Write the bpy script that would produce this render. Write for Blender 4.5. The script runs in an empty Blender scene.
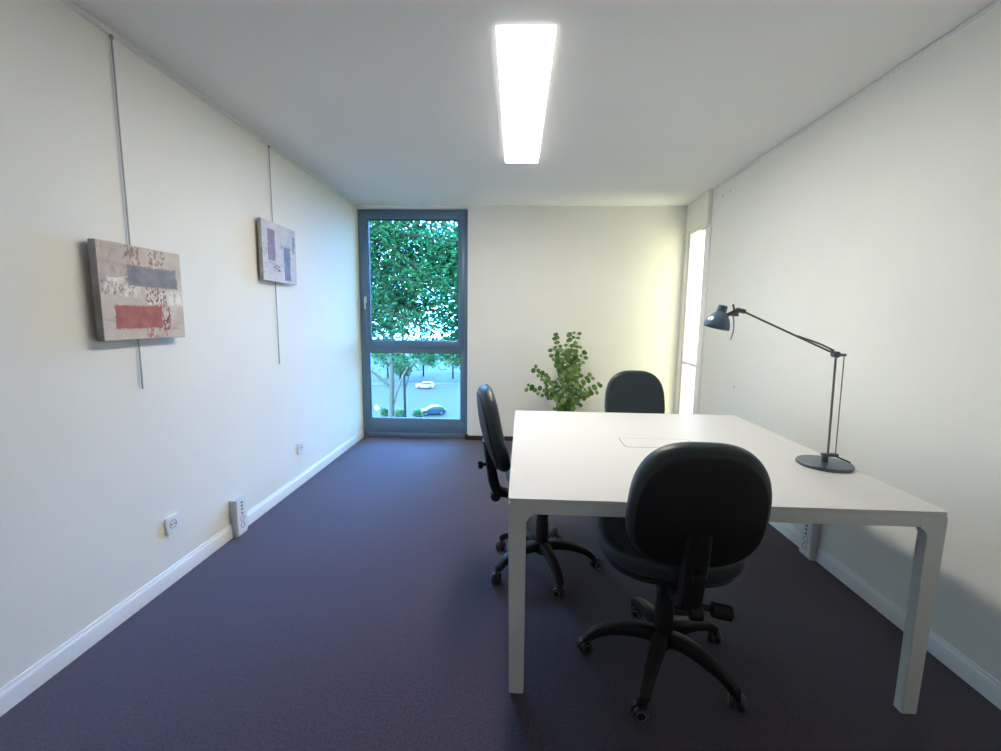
import bpy, bmesh, math, random
from mathutils import Vector, Matrix
random.seed(7)
sc = bpy.context.scene
COL = sc.collection
PI = math.pi
W, H = 3.468, 2.53            # room width, ceiling height
YR = -6.1                     # wall behind the viewer

# ------------------------------------------------------------------ helpers
def tag(o, label=None, cat=None, group=None, kind=None):
    if label: o['label'] = label
    if cat: o['category'] = cat
    if group: o['group'] = group
    if kind: o['kind'] = kind
    return o

def empty(name, loc, rz=0.0):
    o = bpy.data.objects.new(name, None); COL.objects.link(o)
    o.location = loc; o.rotation_euler = (0, 0, rz); o.empty_display_size = 0.1
    return o

def mk(name, bm, mat, parent=None, smooth=True, angle=38, loc=None, rot=None):
    me = bpy.data.meshes.new(name)
    bmesh.ops.remove_doubles(bm, verts=bm.verts, dist=1e-6)
    bmesh.ops.recalc_face_normals(bm, faces=bm.faces)
    if smooth:
        for f in bm.faces: f.smooth = True
        for e in bm.edges:
            if len(e.link_faces) != 2 or e.calc_face_angle(0) > math.radians(angle): e.smooth = False
    bm.to_mesh(me); bm.free()
    for m in (mat if isinstance(mat, (list, tuple)) else [mat]): me.materials.append(m)
    o = bpy.data.objects.new(name, me); COL.objects.link(o)
    if parent: o.parent = parent
    if loc: o.location = loc
    if rot: o.rotation_euler = rot
    return o

def box(bm, a, b, bev=0.0, seg=2, M=None):
    r = bmesh.ops.create_cube(bm, size=1)
    vs = r['verts']
    for v in vs:
        v.co = Vector([(a[i] + b[i]) / 2 + v.co[i] * abs(b[i] - a[i]) for i in range(3)])
    if bev > 0:
        es = list({e for v in vs for e in v.link_edges})
        g = bmesh.ops.bevel(bm, geom=es, offset=bev, segments=seg, affect='EDGES', profile=0.5, clamp_overlap=True)
        vs = list({v for v in g['verts']} | {v for v in vs if v.is_valid})
    if M is not None:
        for v in vs: v.co = M @ v.co
    return vs

def ring(bm, pts): return [bm.verts.new(p) for p in pts]
def skin(bm, rings, close=True, cap0=True, cap1=True):
    n = len(rings[0])
    for a, b in zip(rings, rings[1:]):
        for i in range(n if close else n - 1):
            j = (i + 1) % n
            bm.faces.new((a[i], a[j], b[j], b[i]))
    if cap0: bm.faces.new(rings[0][::-1])
    if cap1: bm.faces.new(rings[-1])

def lathe(bm, prof, n=32, M=Matrix.Identity(4)):
    """prof: (r,z) pairs bottom to top; r=0 at an end closes it."""
    rings = []; 
    for r, z in prof:
        if r <= 1e-6: rings.append(bm.verts.new(M @ Vector((0, 0, z))))
        else: rings.append([bm.verts.new(M @ Vector((r * math.cos(2*PI*i/n), r * math.sin(2*PI*i/n), z))) for i in range(n)])
    for a, b in zip(rings, rings[1:]):
        if isinstance(a, list) and isinstance(b, list):
            for i in range(n): bm.faces.new((a[i], a[(i+1) % n], b[(i+1) % n], b[i]))
        elif isinstance(b, list):
            for i in range(n): bm.faces.new((a, b[(i+1) % n], b[i]))
        elif isinstance(a, list):
            for i in range(n): bm.faces.new((a[i], a[(i+1) % n], b))
    for k, e in ((0, rings[0]), (1, rings[-1])):
        if isinstance(e, list) and prof[0] != prof[-1]:
            try: bm.faces.new(e if k else e[::-1])
            except ValueError: pass

def catmull(pts, n=6):
    P = [Vector(p) for p in pts]
    if len(P) < 3: return P
    P = [P[0]*2 - P[1]] + P + [P[-1]*2 - P[-2]]
    out = []
    for i in range(1, len(P) - 2):
        for k in range(n):
            t = k / n
            a, b, c, d = P[i-1], P[i], P[i+1], P[i+2]
            out.append(0.5*((2*b) + (c-a)*t + (2*a-5*b+4*c-d)*t*t + (3*b-a-3*c+d)*t**3))
    out.append(P[-2]); return out

def tube(bm, pts, r, n=8, curve=0, up=None, sq=None):
    """round tube of radius r (number or list) along pts; sq=(w,h) lists make a rounded box section"""
    P = [Vector(p) for p in pts]
    m0 = len(P)
    if curve: 
        P2 = catmull(P, curve)
        def lerp(arr):
            out = []
            for i in range(len(P2)):
                t = i / (len(P2)-1) * (m0-1); k = min(int(t), m0-2); out.append(arr[k] + (arr[k+1]-arr[k])*(t-k))
            return out
        if isinstance(r, (list, tuple)): r = lerp(r)
        if sq: sq = (lerp(sq[0]), lerp(sq[1]))
        P = P2
    if not isinstance(r, (list, tuple)): r = [r]*len(P)
    rings = []; prev = Vector(up) if up else None
    for i, p in enumerate(P):
        d = (P[min(i+1, len(P)-1)] - P[max(i-1, 0)]).normalized()
        if prev is None: prev = Vector((0, 0, 1)) if abs(d.z) < .9 else Vector((0, 1, 0))
        s = d.cross(prev)
        if s.length < 1e-5: s = d.cross(Vector((1, 0, 0)))
        s.normalize(); u = s.cross(d).normalized()
        if not up: prev = u
        pts_ = []
        for k in range(n):
            a = 2*PI*k/n + PI/n; c, q = math.cos(a), math.sin(a)
            if sq:
                e = 0.45
                x = math.copysign(abs(c)**e, c) * sq[0][i]/2; y = math.copysign(abs(q)**e, q) * sq[1][i]/2
            else: x, y = c*r[i], q*r[i]
            pts_.append(p + s*x + u*y)
        rings.append(ring(bm, pts_))
    skin(bm, rings)

def prism(bm, poly, y0, y1, axis='y', bev=0):
    """polygon in (x,z) extruded along y; or (x,y) along z; or (y,z) along x"""
    f = {'y': lambda p, t: (p[0], t, p[1]), 'z': lambda p, t: (p[0], p[1], t), 'x': lambda p, t: (t, p[0], p[1])}[axis]
    a = ring(bm, [f(p, y0) for p in poly]); b = ring(bm, [f(p, y1) for p in poly])
    skin(bm, [a, b])
    if bev:
        es = [e for v in a for e in v.link_edges if e.other_vert(v) in a] + [e for v in b for e in v.link_edges if e.other_vert(v) in b]
        bmesh.ops.bevel(bm, geom=list(set(es)), offset=bev, segments=2, affect='EDGES', clamp_overlap=True)

def rrect(x0, y0, x1, y1, r, n=6):
    pts = []
    for cx, cy, a0 in ((x1-r, y1-r, 0), (x0+r, y1-r, 90), (x0+r, y0+r, 180), (x1-r, y0+r, 270)):
        for k in range(n+1):
            a = math.radians(a0 + 90*k/n); pts.append((cx + r*math.cos(a), cy + r*math.sin(a)))
    return pts

# ------------------------------------------------------------------ materials
def lin(c): return tuple(((v/255)/12.92 if v/255 <= .04045 else ((v/255+.055)/1.055)**2.4) for v in c) + (1,)
def pbr(name, col, rough=.5, metal=0, spec=.5, noise=0, nscale=20, bump=0, bscale=200, sheen=0, coat=0, trans=0):
    m = bpy.data.materials.new(name); m.use_nodes = True
    nt = m.node_tree; b = nt.nodes['Principled BSDF']
    c = col if len(col) == 4 else tuple(col) + (1,)
    b.inputs['Base Color'].default_value = c
    b.inputs['Roughness'].default_value = rough; b.inputs['Metallic'].default_value = metal
    b.inputs['Specular IOR Level'].default_value = spec
    if sheen: b.inputs['Sheen Weight'].default_value = sheen; b.inputs['Sheen Roughness'].default_value = .5
    if coat: b.inputs['Coat Weight'].default_value = coat
    tc = nt.nodes.new('ShaderNodeTexCoord')
    if noise:
        n = nt.nodes.new('ShaderNodeTexNoise'); n.inputs['Scale'].default_value = nscale; n.inputs['Detail'].default_value = 5
        nt.links.new(tc.outputs['Object'], n.inputs['Vector'])
        r = nt.nodes.new('ShaderNodeMapRange'); r.inputs[1].default_value = .3; r.inputs[2].default_value = .7
        r.inputs[3].default_value = 1-noise; r.inputs[4].default_value = 1+noise
        nt.links.new(n.outputs['Fac'], r.inputs[0])
        mx = nt.nodes.new('ShaderNodeVectorMath'); mx.operation = 'SCALE'; mx.inputs[0].default_value = c[:3]
        nt.links.new(r.outputs[0], mx.inputs['Scale']); nt.links.new(mx.outputs[0], b.inputs['Base Color'])
    if bump:
        n = nt.nodes.new('ShaderNodeTexNoise'); n.inputs['Scale'].default_value = bscale; n.inputs['Detail'].default_value = 3
        nt.links.new(tc.outputs['Object'], n.inputs['Vector'])
        bp = nt.nodes.new('ShaderNodeBump'); bp.inputs['Strength'].default_value = bump; bp.inputs['Distance'].default_value = .01
        nt.links.new(n.outputs['Fac'], bp.inputs['Height']); nt.links.new(bp.outputs[0], b.inputs['Normal'])
    return m

def emis(name, col, s):
    m = bpy.data.materials.new(name); m.use_nodes = True; nt = m.node_tree
    nt.nodes.clear(); e = nt.nodes.new('ShaderNodeEmission'); o = nt.nodes.new('ShaderNodeOutputMaterial')
    e.inputs[0].default_value = tuple(col) + (1,); e.inputs[1].default_value = s
    nt.links.new(e.outputs[0], o.inputs[0]); return m

def glass(name, tint):
    m = bpy.data.materials.new(name); m.use_nodes = True; nt = m.node_tree; nt.nodes.clear()
    o = nt.nodes.new('ShaderNodeOutputMaterial'); mx = nt.nodes.new('ShaderNodeMixShader')
    t = nt.nodes.new('ShaderNodeBsdfTransparent'); g = nt.nodes.new('ShaderNodeBsdfGlossy')
    lw = nt.nodes.new('ShaderNodeLayerWeight'); lw.inputs[0].default_value = .5
    pw = nt.nodes.new('ShaderNodeMath'); pw.operation = 'POWER'; pw.inputs[1].default_value = 5; nt.links.new(lw.outputs['Facing'], pw.inputs[0])
    f = nt.nodes.new('ShaderNodeMath'); f.operation = 'MULTIPLY_ADD'; f.inputs[1].default_value = .9; f.inputs[2].default_value = .03; nt.links.new(pw.outputs[0], f.inputs[0])
    t.inputs[0].default_value = tuple(c**.5 for c in tint) + (1,); g.inputs['Roughness'].default_value = .02
    nt.links.new(f.outputs[0], mx.inputs[0]); nt.links.new(t.outputs[0], mx.inputs[1]); nt.links.new(g.outputs[0], mx.inputs[2])
    nt.links.new(mx.outputs[0], o.inputs[0]); return m

def leafmat(name, c1, c2, trans, nscale):
    m = bpy.data.materials.new(name); m.use_nodes = True; nt = m.node_tree; nt.nodes.clear()
    o = nt.nodes.new('ShaderNodeOutputMaterial'); mx = nt.nodes.new('ShaderNodeMixShader'); mx.inputs[0].default_value = trans
    d = nt.nodes.new('ShaderNodeBsdfPrincipled'); d.inputs['Roughness'].default_value = .45
    t = nt.nodes.new('ShaderNodeBsdfTranslucent')
    g = nt.nodes.new('ShaderNodeNewGeometry'); cr = nt.nodes.new('ShaderNodeValToRGB')
    cr.color_ramp.elements[0].color = tuple(c1) + (1,); cr.color_ramp.elements[1].color = tuple(c2) + (1,)
    nt.links.new(g.outputs['Random Per Island'], cr.inputs[0])
    nt.links.new(cr.outputs[0], d.inputs['Base Color']); nt.links.new(cr.outputs[0], t.inputs[0])
    nt.links.new(d.outputs[0], mx.inputs[1]); nt.links.new(t.outputs[0], mx.inputs[2]); nt.links.new(mx.outputs[0], o.inputs[0])
    return m

M = {}
M['wall'] = pbr('wall_paint', (.845, .83, .765), .8, spec=.2, noise=.012, nscale=3, bump=.05, bscale=90)
M['ceil'] = pbr('ceiling_paint', (.86, .855, .835), .85, spec=.2, noise=.012, nscale=2, bump=.05, bscale=60)
M['trim'] = pbr('trim_paint', (.84, .84, .84), .35, spec=.5)
M['rail'] = pbr('rail_white', (.78, .78, .76), .4)
M['darkbase'] = pbr('dark_skirting', (.03, .025, .025), .5)
M['carpet'] = pbr('carpet', (.056, .041, .062), .95, spec=.1, noise=.4, nscale=110, bump=.5, bscale=420, sheen=.25)
M['alu'] = pbr('flare_tinted_aluminium', (.13, .22, .32), .38, metal=.35)  # grey aluminium with the window's blue flare put into its base colour
M['alu2'] = pbr('flare_tinted_aluminium_outer', (.15, .24, .33), .42, metal=.3)  # outer frame, same blue flare mixed into the grey
M['gasket'] = pbr('black_rubber', (.015, .017, .02), .6)
M['beadm'] = pbr('bright_glazing_bead', (.55, .6, .62), .3, metal=.6)
M['glass'] = glass('tinted_glass', (.22, .56, 1.0))
M['clear'] = glass('clear_glass', (.97, .98, .96))
M['desk'] = pbr('desk_white_laminate', (.66, .645, .63), .42, spec=.35)
M['deskedge'] = pbr('desk_edge', (.82, .81, .79), .4)
M['deskframe'] = pbr('desk_lacquered_steel', (.70, .70, .67), .35)
M['seam'] = pbr('seam_grey', (.30, .29, .27), .6)
M['uphol'] = pbr('black_vinyl', (.020, .032, .038), .42, spec=.5, bump=.06, bscale=260)
M['plastic'] = pbr('black_plastic', (.010, .010, .011), .5, spec=.4)
M['castor'] = pbr('caster_plastic', (.014, .014, .015), .32)
M['rimm'] = pbr('caster_rim', (.22, .22, .22), .35, metal=.3)
M['steel'] = pbr('dark_steel', (.05, .05, .05), .3, metal=.9)
M['lampm'] = pbr('lamp_grey_metal', (.085, .11, .145), .32, metal=.25)
M['lampshade'] = pbr('lamp_blue_grey_enamel', (.12, .20, .29), .22, metal=.15, coat=.4)
M['rod'] = pbr('lamp_rod', (.18, .18, .18), .35, metal=.6)
M['wire'] = pbr('cable_grey', (.22, .215, .21), .6)
M['hang'] = pbr('steel_hanging_rod', (.36, .35, .35), .4, metal=.4)
M['socket'] = pbr('socket_plastic', (.82, .82, .83), .35)
M['sockhole'] = pbr('socket_recess', (.30, .28, .26), .5)
M['hole'] = pbr('dark_hole', (.03, .03, .035), .7)
M['towerport'] = pbr('port_grey', (.14, .14, .16), .5)
M['towerside'] = pbr('column_grey_side', (.52, .54, .56), .4)
M['pot'] = pbr('dark_pot', (.06, .06, .06), .5)
M['soil'] = pbr('soil', (.04, .028, .02), .95, noise=.3, nscale=60)
M['stem'] = pbr('plant_stem', (.16, .13, .07), .7)
M['leaf'] = leafmat('eucalyptus_leaf', (.04, .13, .02), (.20, .32, .09), .3, 1)
M['diffuser'] = emis('lamp_diffuser', (1.0, .95, .87), 33.0)
M['opal'] = emis('lamp_side_glow', (1.0, .985, .95), 1.6)
M['lampframe'] = pbr('luminaire_frame', (.82, .82, .82), .4)
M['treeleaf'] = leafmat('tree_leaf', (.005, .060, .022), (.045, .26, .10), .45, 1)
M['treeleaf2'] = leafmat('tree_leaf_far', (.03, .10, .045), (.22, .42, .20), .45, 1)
M['bark'] = pbr('bark', (.016, .014, .012), .9, noise=.3, nscale=6)
M['barkpale'] = pbr('pale_bark', (.10, .095, .09), .9, noise=.35, nscale=9)
M['asphalt'] = pbr('asphalt', (.034, .036, .036), .9, noise=.1, nscale=2)
M['grass'] = pbr('grass_ground', (.024, .035, .022), .95, noise=.4, nscale=1.2)
M['pave'] = pbr('pavement', (.06, .06, .06), .9, noise=.15, nscale=1)
M['carpaint'] = pbr('car_blue_paint', (.03, .09, .19), .25, metal=.3, coat=.6)
M['carpale'] = pbr('car_white_paint', (.6, .62, .65), .3, coat=.5)
M['carglass'] = pbr('car_glass', (.10, .13, .16), .08)
M['tyre'] = pbr('tyre', (.02, .02, .02), .8)
M['chrome'] = pbr('car_bright_trim', (.6, .6, .62), .2, metal=.9)
M['signw'] = pbr('sign_white', (.7, .7, .7), .5)
M['signr'] = pbr('sign_dark', (.12, .08, .09), .5)
M['render'] = pbr('far_facade', (.62, .60, .57), .9, noise=.08, nscale=.6)
M['winfar'] = pbr('far_window', (.16, .2, .24), .15)

# painted canvas: patches of colour with ragged edges, all in object coordinates (y = across, z = up)
def painting(name, base, patches, seed):
    m = bpy.data.materials.new(name); m.use_nodes = True; nt = m.node_tree; L = nt.links
    b = nt.nodes['Principled BSDF']; b.inputs['Roughness'].default_value = .75
    b.inputs['Specular IOR Level'].default_value = .2
    tc = nt.nodes.new('ShaderNodeTexCoord')
    mp = nt.nodes.new('ShaderNodeMapping'); mp.inputs['Location'].default_value = (seed, seed*.7, 0); L.new(tc.outputs['Object'], mp.inputs[0])
    def noise(scale, detail=4, stretch=None):
        n = nt.nodes.new('ShaderNodeTexNoise'); n.inputs['Scale'].default_value = scale; n.inputs['Detail'].default_value = detail
        if stretch:
            m2 = nt.nodes.new('ShaderNodeMapping'); m2.inputs['Scale'].default_value = stretch; L.new(mp.outputs[0], m2.inputs[0]); L.new(m2.outputs[0], n.inputs[0])
        else: L.new(mp.outputs[0], n.inputs[0])
        return n.outputs['Fac']
    def math_(op, a, b_=None, c=None):
        n = nt.nodes.new('ShaderNodeMath'); n.operation = op
        for i, v in enumerate((a, b_, c)):
            if v is None: continue
            if isinstance(v, (int, float)): n.inputs[i].default_value = v
            else: L.new(v, n.inputs[i])
        return n.outputs[0]
    sep = nt.nodes.new('ShaderNodeSeparateXYZ'); L.new(tc.outputs['Object'], sep.inputs[0])
    Y, Z = sep.outputs[1], sep.outputs[2]
    def mixc(f, c1, c2):
        n = nt.nodes.new('ShaderNodeMix'); n.data_type = 'RGBA'
        L.new(f, n.inputs[0])
        for s, v in ((6, c1), (7, c2)):
            if isinstance(v, tuple): n.inputs[s].default_value = v if len(v) == 4 else v + (1,)
            else: L.new(v, n.inputs[s])
        return n.outputs[2]
    def ramp(v, a, b_):
        n = nt.nodes.new('ShaderNodeMapRange'); n.inputs[1].default_value = a; n.inputs[2].default_value = b_; L.new(v, n.inputs[0]); return n.outputs[0]
    cur = mixc(ramp(noise(7), .35, .65), base[0], base[1])
    cur = mixc(math_('MULTIPLY', ramp(noise(26, 5, (1, .35, 1.2)), .58, .68), .55), cur, base[2])
    for (y0, z0, y1, z1, colr, edge, cover, ns) in patches:
        n1 = noise(ns, 4); n2 = noise(ns*2.3, 3, (1, 1, 3))
        e = math_('MULTIPLY', math_('SUBTRACT', n1, .5), edge)
        yy = math_('ADD', Y, e); zz = math_('ADD', Z, math_('MULTIPLY', math_('SUBTRACT', n2, .5), edge*.7))
        dx = math_('SUBTRACT', abs(y1-y0)/2, math_('ABSOLUTE', math_('SUBTRACT', yy, (y0+y1)/2)))
        dz = math_('SUBTRACT', abs(z1-z0)/2, math_('ABSOLUTE', math_('SUBTRACT', zz, (z0+z1)/2)))
        d = ramp(math_('MINIMUM', dx, dz), -.002, .003)
        if cover < 1:
            d = math_('MULTIPLY', d, ramp(noise(ns*2, 6, (1, 1, .6)), .58-cover*.25, .66-cover*.25))
        cc = mixc(ramp(noise(ns*.7), .35, .7), colr, tuple(min(1, v*1.35+.01) for v in colr[:3]) + (1,))
        cur = mixc(d, cur, cc)
    L.new(cur, b.inputs['Base Color'])
    bp = nt.nodes.new('ShaderNodeBump'); bp.inputs['Strength'].default_value = .25; bp.inputs['Distance'].default_value = .004
    L.new(noise(60, 5), bp.inputs['Height']); L.new(bp.outputs[0], b.inputs['Normal'])
    return m

# ------------------------------------------------------------------ room shell
def struct(name, bm, m, parent=None, smooth=False, label=None, **k):
    o = mk(name, bm, m, parent, smooth, **k)
    if parent is None: o['kind'] = 'structure'
    if label: o['label'] = label
    return o
T = .22
bm = bmesh.new(); box(bm, (-T, YR-T, -.2), (W+.1, .16, 0)); struct('floor', bm, M['carpet'])
bm = bmesh.new(); box(bm, (-T, YR-T, H), (W+.1, T, H+.2)); struct('ceiling', bm, M['ceil'])
bm = bmesh.new(); box(bm, (-T, YR-T, -.0), (0, T, H)); struct('wall_left', bm, M['wall'])
bm = bmesh.new(); box(bm, (0, YR-T, 0), (W, YR, H)); struct('wall_front', bm, M['wall'])
WX0, WX1, WZ1 = 0.0, 1.192, 2.497
bm = bmesh.new(); box(bm, (WX1, 0, 0), (W+.08, T, H)); box(bm, (0, .012, WZ1), (WX1, T, H)); struct('wall_back', bm, M['wall'])
RY0, RY1, RZ1 = -.50, -.085, 2.255
bm = bmesh.new()
box(bm, (W, YR-T, 0), (W+.08, RY0, H)); box(bm, (W, RY1, 0), (W+.08, 0, H)); box(bm, (W, RY0, RZ1), (W+.08, RY1, H))
struct('wall_right', bm, M['wall'])

def baseboard(name, x, y0, y1, side, h=.085, t=.014):
    bm = bmesh.new(); s = side
    poly = [(x, 0), (x+s*t, 0), (x+s*t, h-.022), (x+s*(t-.003), h-.014), (x+s*(t-.006), h-.010), (x+s*(t-.008), h), (x, h)]
    prism(bm, poly, y0, y1); struct(name, bm, M['trim'], smooth=True, angle=25)
baseboard('baseboard_left', 0, YR, -.002, 1)
baseboard('baseboard_right', W, YR, -.66, -1)
bm = bmesh.new(); box(bm, (WX1+.004, -.012, 0), (W, 0, .05), .003); struct('baseboard_back', bm, M['darkbase'])
bm = bmesh.new(); box(bm, (WX1-.022, -.014, 0), (WX1+.012, .022, .062), .003); struct('trim_5', bm, M['darkbase'])
# picture rails
bm = bmesh.new()
prism(bm, [(0, H), (.012, H), (.013, H-.006), (.008, H-.010), (.013, H-.016), (.013, H-.026), (0, H-.028)], YR, -.002)
struct('trim_1', bm, M['rail'], smooth=True, angle=25)
bm = bmesh.new(); prism(bm, [(W, H-.004), (W-.008, H-.004), (W-.009, H-.012), (W-.006, H-.016), (W, H-.018)], YR, -1.02)
struct('trim_2', bm, M['rail'], smooth=True, angle=25)
# boxed pipe beside the narrow window and the thin casing below it
bm = bmesh.new(); box(bm, (W-.036, -.615, RZ1-.055), (W+.001, -.475, H-.001), .006, 3); struct('trim_3', bm, M['wall'], smooth=True)
bm = bmesh.new(); box(bm, (W-.010, -.64, 0), (W+.001, -.525, RZ1-.03), .003); struct('trim_4', bm, M['trim'], smooth=True)

# ------------------------------------------------------------------ window 1 (left, in the back wall)
def frame_ring(bm, x0, z0, x1, z1, t, y0, y1, bev=.003, tb=None, tt=None):
    tb = t if tb is None else tb; tt = t if tt is None else tt
    box(bm, (x0, y0, z0), (x0+t, y1, z1), bev); box(bm, (x1-t, y0, z0), (x1, y1, z1), bev)
    box(bm, (x0+t-.001, y0, z1-tt), (x1-t+.001, y1, z1), bev); box(bm, (x0+t-.001, y0, z0), (x1-t+.001, y1, z0+tb), bev)
w1 = empty('window_1', (0.59, .06, 0)); w1['kind'] = 'structure'
def w1p(name, bm, m, parent=w1, sm=True, label=None):
    for v in bm.verts: v.co -= Vector((0.59, .06, 0))
    o = mk(name, bm, m, parent, sm)
    if label: o['label'] = label
    return o
bm = bmesh.new()
frame_ring(bm, .001, 0.001, 1.190, 2.496, .048, .045, .125)
box(bm, (.04, .045, .985), (1.15, .125, 1.035), .003)                       # transom
box(bm, (.04, .052, .04), (1.15, .12, .215), .003)                          # bottom panel
box(bm, (.04, .052, .2), (.085, .12, .99), .003); box(bm, (1.112, .052, .2), (1.155, .12, .99), .003)
box(bm, (.08, .052, .962), (1.12, .12, .99), .003)
w1p('window_frame', bm, M['alu2'])
bm = bmesh.new(); frame_ring(bm, .040, 1.022, 1.152, 2.462, .068, .026, .10, .004, tb=.072, tt=.07)
sash = w1p('sash', bm, M['alu'])
bm = bmesh.new(); frame_ring(bm, .106, 1.092, 1.086, 2.394, .008, .034, .09, .001)
o = mk('glazing_bead', bm, M['gasket'], sash, False); o.location = (0, 0, 0)
for v in o.data.vertices: v.co -= Vector((0.59, .06, 0))
bm = bmesh.new(); box(bm, (.1005, .028, 1.092), (.1065, .034, 2.392)); 
for v in bm.verts: v.co -= Vector((0.59, .06, 0))
mk('bright_edge', bm, M['beadm'], sash, False)
bm = bmesh.new(); box(bm, (.11, .066, 1.097), (1.08, .07, 2.39)); w1p('upper_pane', bm, M['glass'], sm=False)
bm = bmesh.new(); frame_ring(bm, .084, .212, 1.113, .965, .006, .056, .09, .001); w1p('gasket', bm, M['gasket'], sm=False)
bm = bmesh.new(); box(bm, (.088, .072, .216), (1.108, .076, .96)); w1p('lower_pane', bm, M['glass'], sm=False)
bm = bmesh.new()
box(bm, (.060, .016, 1.505), (.084, .026, 1.575), .004); tube(bm, [(.072, .018, 1.555), (.072, -.012, 1.555)], .007, 10)
tube(bm, [(.072, -.012, 1.562), (.072, -.014, 1.50), (.072, -.008, 1.44)], .007, 10, curve=4)
w1p('window_handle', bm, M['beadm'])
bm = bmesh.new(); box(bm, (0.001, .128, -.05), (1.19, .26, .0), .005); w1p('outer_sill', bm, M['alu2'])

# ------------------------------------------------------------------ window 2 (narrow, in the right wall)
w2 = empty('window_2', (W+.03, -.3, 0)); w2['kind'] = 'structure'
def ring_x(bm, y0, z0, y1, z1, t, x0, x1, bev=.002):
    box(bm, (x0, y0, z0), (x1, y0+t, z1), bev); box(bm, (x0, y1-t, z0), (x1, y1, z1), bev)
    box(bm, (x0, y0+t-.001, z1-t), (x1, y1-t+.001, z1), bev); box(bm, (x0, y0+t-.001, z0), (x1, y1-t+.001, z0+t), bev)
def w2p(name, bm, m, sm=True):
    for v in bm.verts: v.co -= Vector((W+.03, -.3, 0))
    return mk(name, bm, m, w2, sm)
bm = bmesh.new(); ring_x(bm, RY0+.001, .001, RY1-.001, RZ1-.001, .026, W+.012, W+.07); box(bm, (W+.016, RY0+.02, .905), (W+.06, RY1-.02, .935), .002)
w2p('window_frame', bm, M['trim'])
bm = bmesh.new(); box(bm, (W+.030, RY0+.024, .93), (W+.034, RY1-.024, RZ1-.024)); w2p('upper_pane', bm, M['clear'], False)
bm = bmesh.new(); box(bm, (W+.030, RY0+.024, .024), (W+.034, RY1-.024, .91)); w2p('lower_pane', bm, M['clear'], False)

# small screw holes left in the right wall
for (y, z) in ((-.824, 2.418), (-.957, 2.423), (-1.28, .833)):
    bm = bmesh.new(); lathe(bm, [(0, -.001), (.006, -.001), (.006, .0012), (0, .0015)], 12, Matrix.Translation((W, y, z)) @ Matrix.Rotation(-PI/2, 4, 'Y'))
    o = mk('wall_plug', bm, M['hole'])
    tag(o, {2.418: 'small dark wall plug high beside the boxed pipe, nearer the pipe', 2.423: 'small dark wall plug high on right wall, further from the boxed pipe', .833: 'small dark wall plug low on the right wall behind the desk'}[z], 'wall plug')

# ------------------------------------------------------------------ ceiling lamp
cl = empty('ceiling_light', (1.742, -2.13, H))
tag(cl, 'long glowing rectangular light panel on the ceiling', 'ceiling light')
bm = bmesh.new(); lx, ly, lz = .122, .755, .028
box(bm, (-lx+.006, -ly+.006, -.010), (lx-.006, ly-.006, 0), .002)
mk('housing', bm, M['lampframe'], cl)
bm = bmesh.new(); box(bm, (-lx+.003, -ly+.003, -.0305), (lx-.003, ly-.003, -.027), .001); mk('diffuser', bm, M['diffuser'], cl)
bm = bmesh.new(); box(bm, (-lx, -ly, -.0285), (lx, ly, -.001), .001); mk('diffuser_side', bm, M['opal'], cl)

# ------------------------------------------------------------------ pictures with hanging rods
P1 = painting('painting_red_grey', ((.56, .46, .38), (.68, .59, .50), (.40, .30, .25)), [
    (-.22, .02, -.06, .20, (.46, .38, .33, 1), .04, .7, 22),
    (-.20, -.02, -.02, .06, (.66, .60, .54, 1), .05, .6, 18),
    (-.22, -.01, -.05, .045, (.24, .18, .17, 1), .05, .16, 50),
    (.0, -.05, .22, .02, (.66, .61, .55, 1), .05, .7, 20),
    (-.10, .03, -.02, .2, (.30, .20, .17, 1), .05, .34, 40),
    (.03, .12, .13, .2, (.28, .20, .16, 1), .04, .36, 45),
    (.0, -.06, .12, .04, (.28, .15, .12, 1), .04, .40, 45),
    (-.02, -.20, .11, -.155, (.40, .20, .16, 1), .03, .42, 40),
    (.09, -.165, .135, -.05, (.22, .09, .07, 1), .03, .55, 40),
    (-.165, -.155, .085, -.055, (.37, .13, .105, 1), .035, 1, 30),
    (-.085, .03, .19, .118, (.22, .215, .225, 1), .032, 1, 26)], 3.1)
P2 = painting('painting_violet_blue', ((.56, .55, .57), (.68, .66, .68), (.36, .33, .38)), [
    (.02, .08, .2, .19, (.50, .50, .54, 1), .03, .6, 22),
    (-.22, -.04, -.12, .05, (.26, .14, .24, 1), .05, .2, 40),
    (-.10, -.13, .0, -.085, (.12, .10, .14, 1), .03, .4, 45),
    (.0, .03, .2, .07, (.33, .28, .35, 1), .03, .3, 40),
    (-.16, -.06, -.065, .15, (.27, .215, .30, 1), .03, 1, 34),
    (.045, -.18, .135, .055, (.17, .21, .31, 1), .03, 1, 30),
    (.17, .02, .215, .15, (.25, .28, .36, 1), .03, .7, 30)], 8.4)
M['canvas_side'] = pbr('canvas_side', (.30, .29, .30), .8, noise=.25, nscale=14)
M['canvas_side2'] = pbr('canvas_side_pale', (.40, .39, .38), .8, noise=.3, nscale=12)
def picture(y, z, w, h, paint, sidem, label, ylabel, xw=.022, d=.032, tilt=.0):
    r = empty('picture', (xw, y, z)); tag(r, label, 'picture'); r.rotation_euler = (0, tilt, 0)
    bm = bmesh.new(); box(bm, (0, -w/2, -h/2), (d, w/2, h/2), .003, 2)
    for f in bm.faces: f.material_index = 0 if f.normal.x > .5 else 1
    mk('canvas', bm, [paint, sidem], r, False)
    bm = bmesh.new(); a = .02
    for s in (-1, 1):
        box(bm, (-.008, s*(w/2-.03)-a, -h/2+.01), (0, s*(w/2-.03)+a, h/2-.01), .001)
        box(bm, (-.008, -w/2+.05, s*(h/2-.03)-a), (0, w/2-.05, s*(h/2-.03)+a), .001)
    mk('stretcher', bm, M['stretch'], r, False)
    return r
M['stretch'] = pbr('pine_stretcher', (.45, .33, .2), .7, noise=.15, nscale=30)
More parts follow.
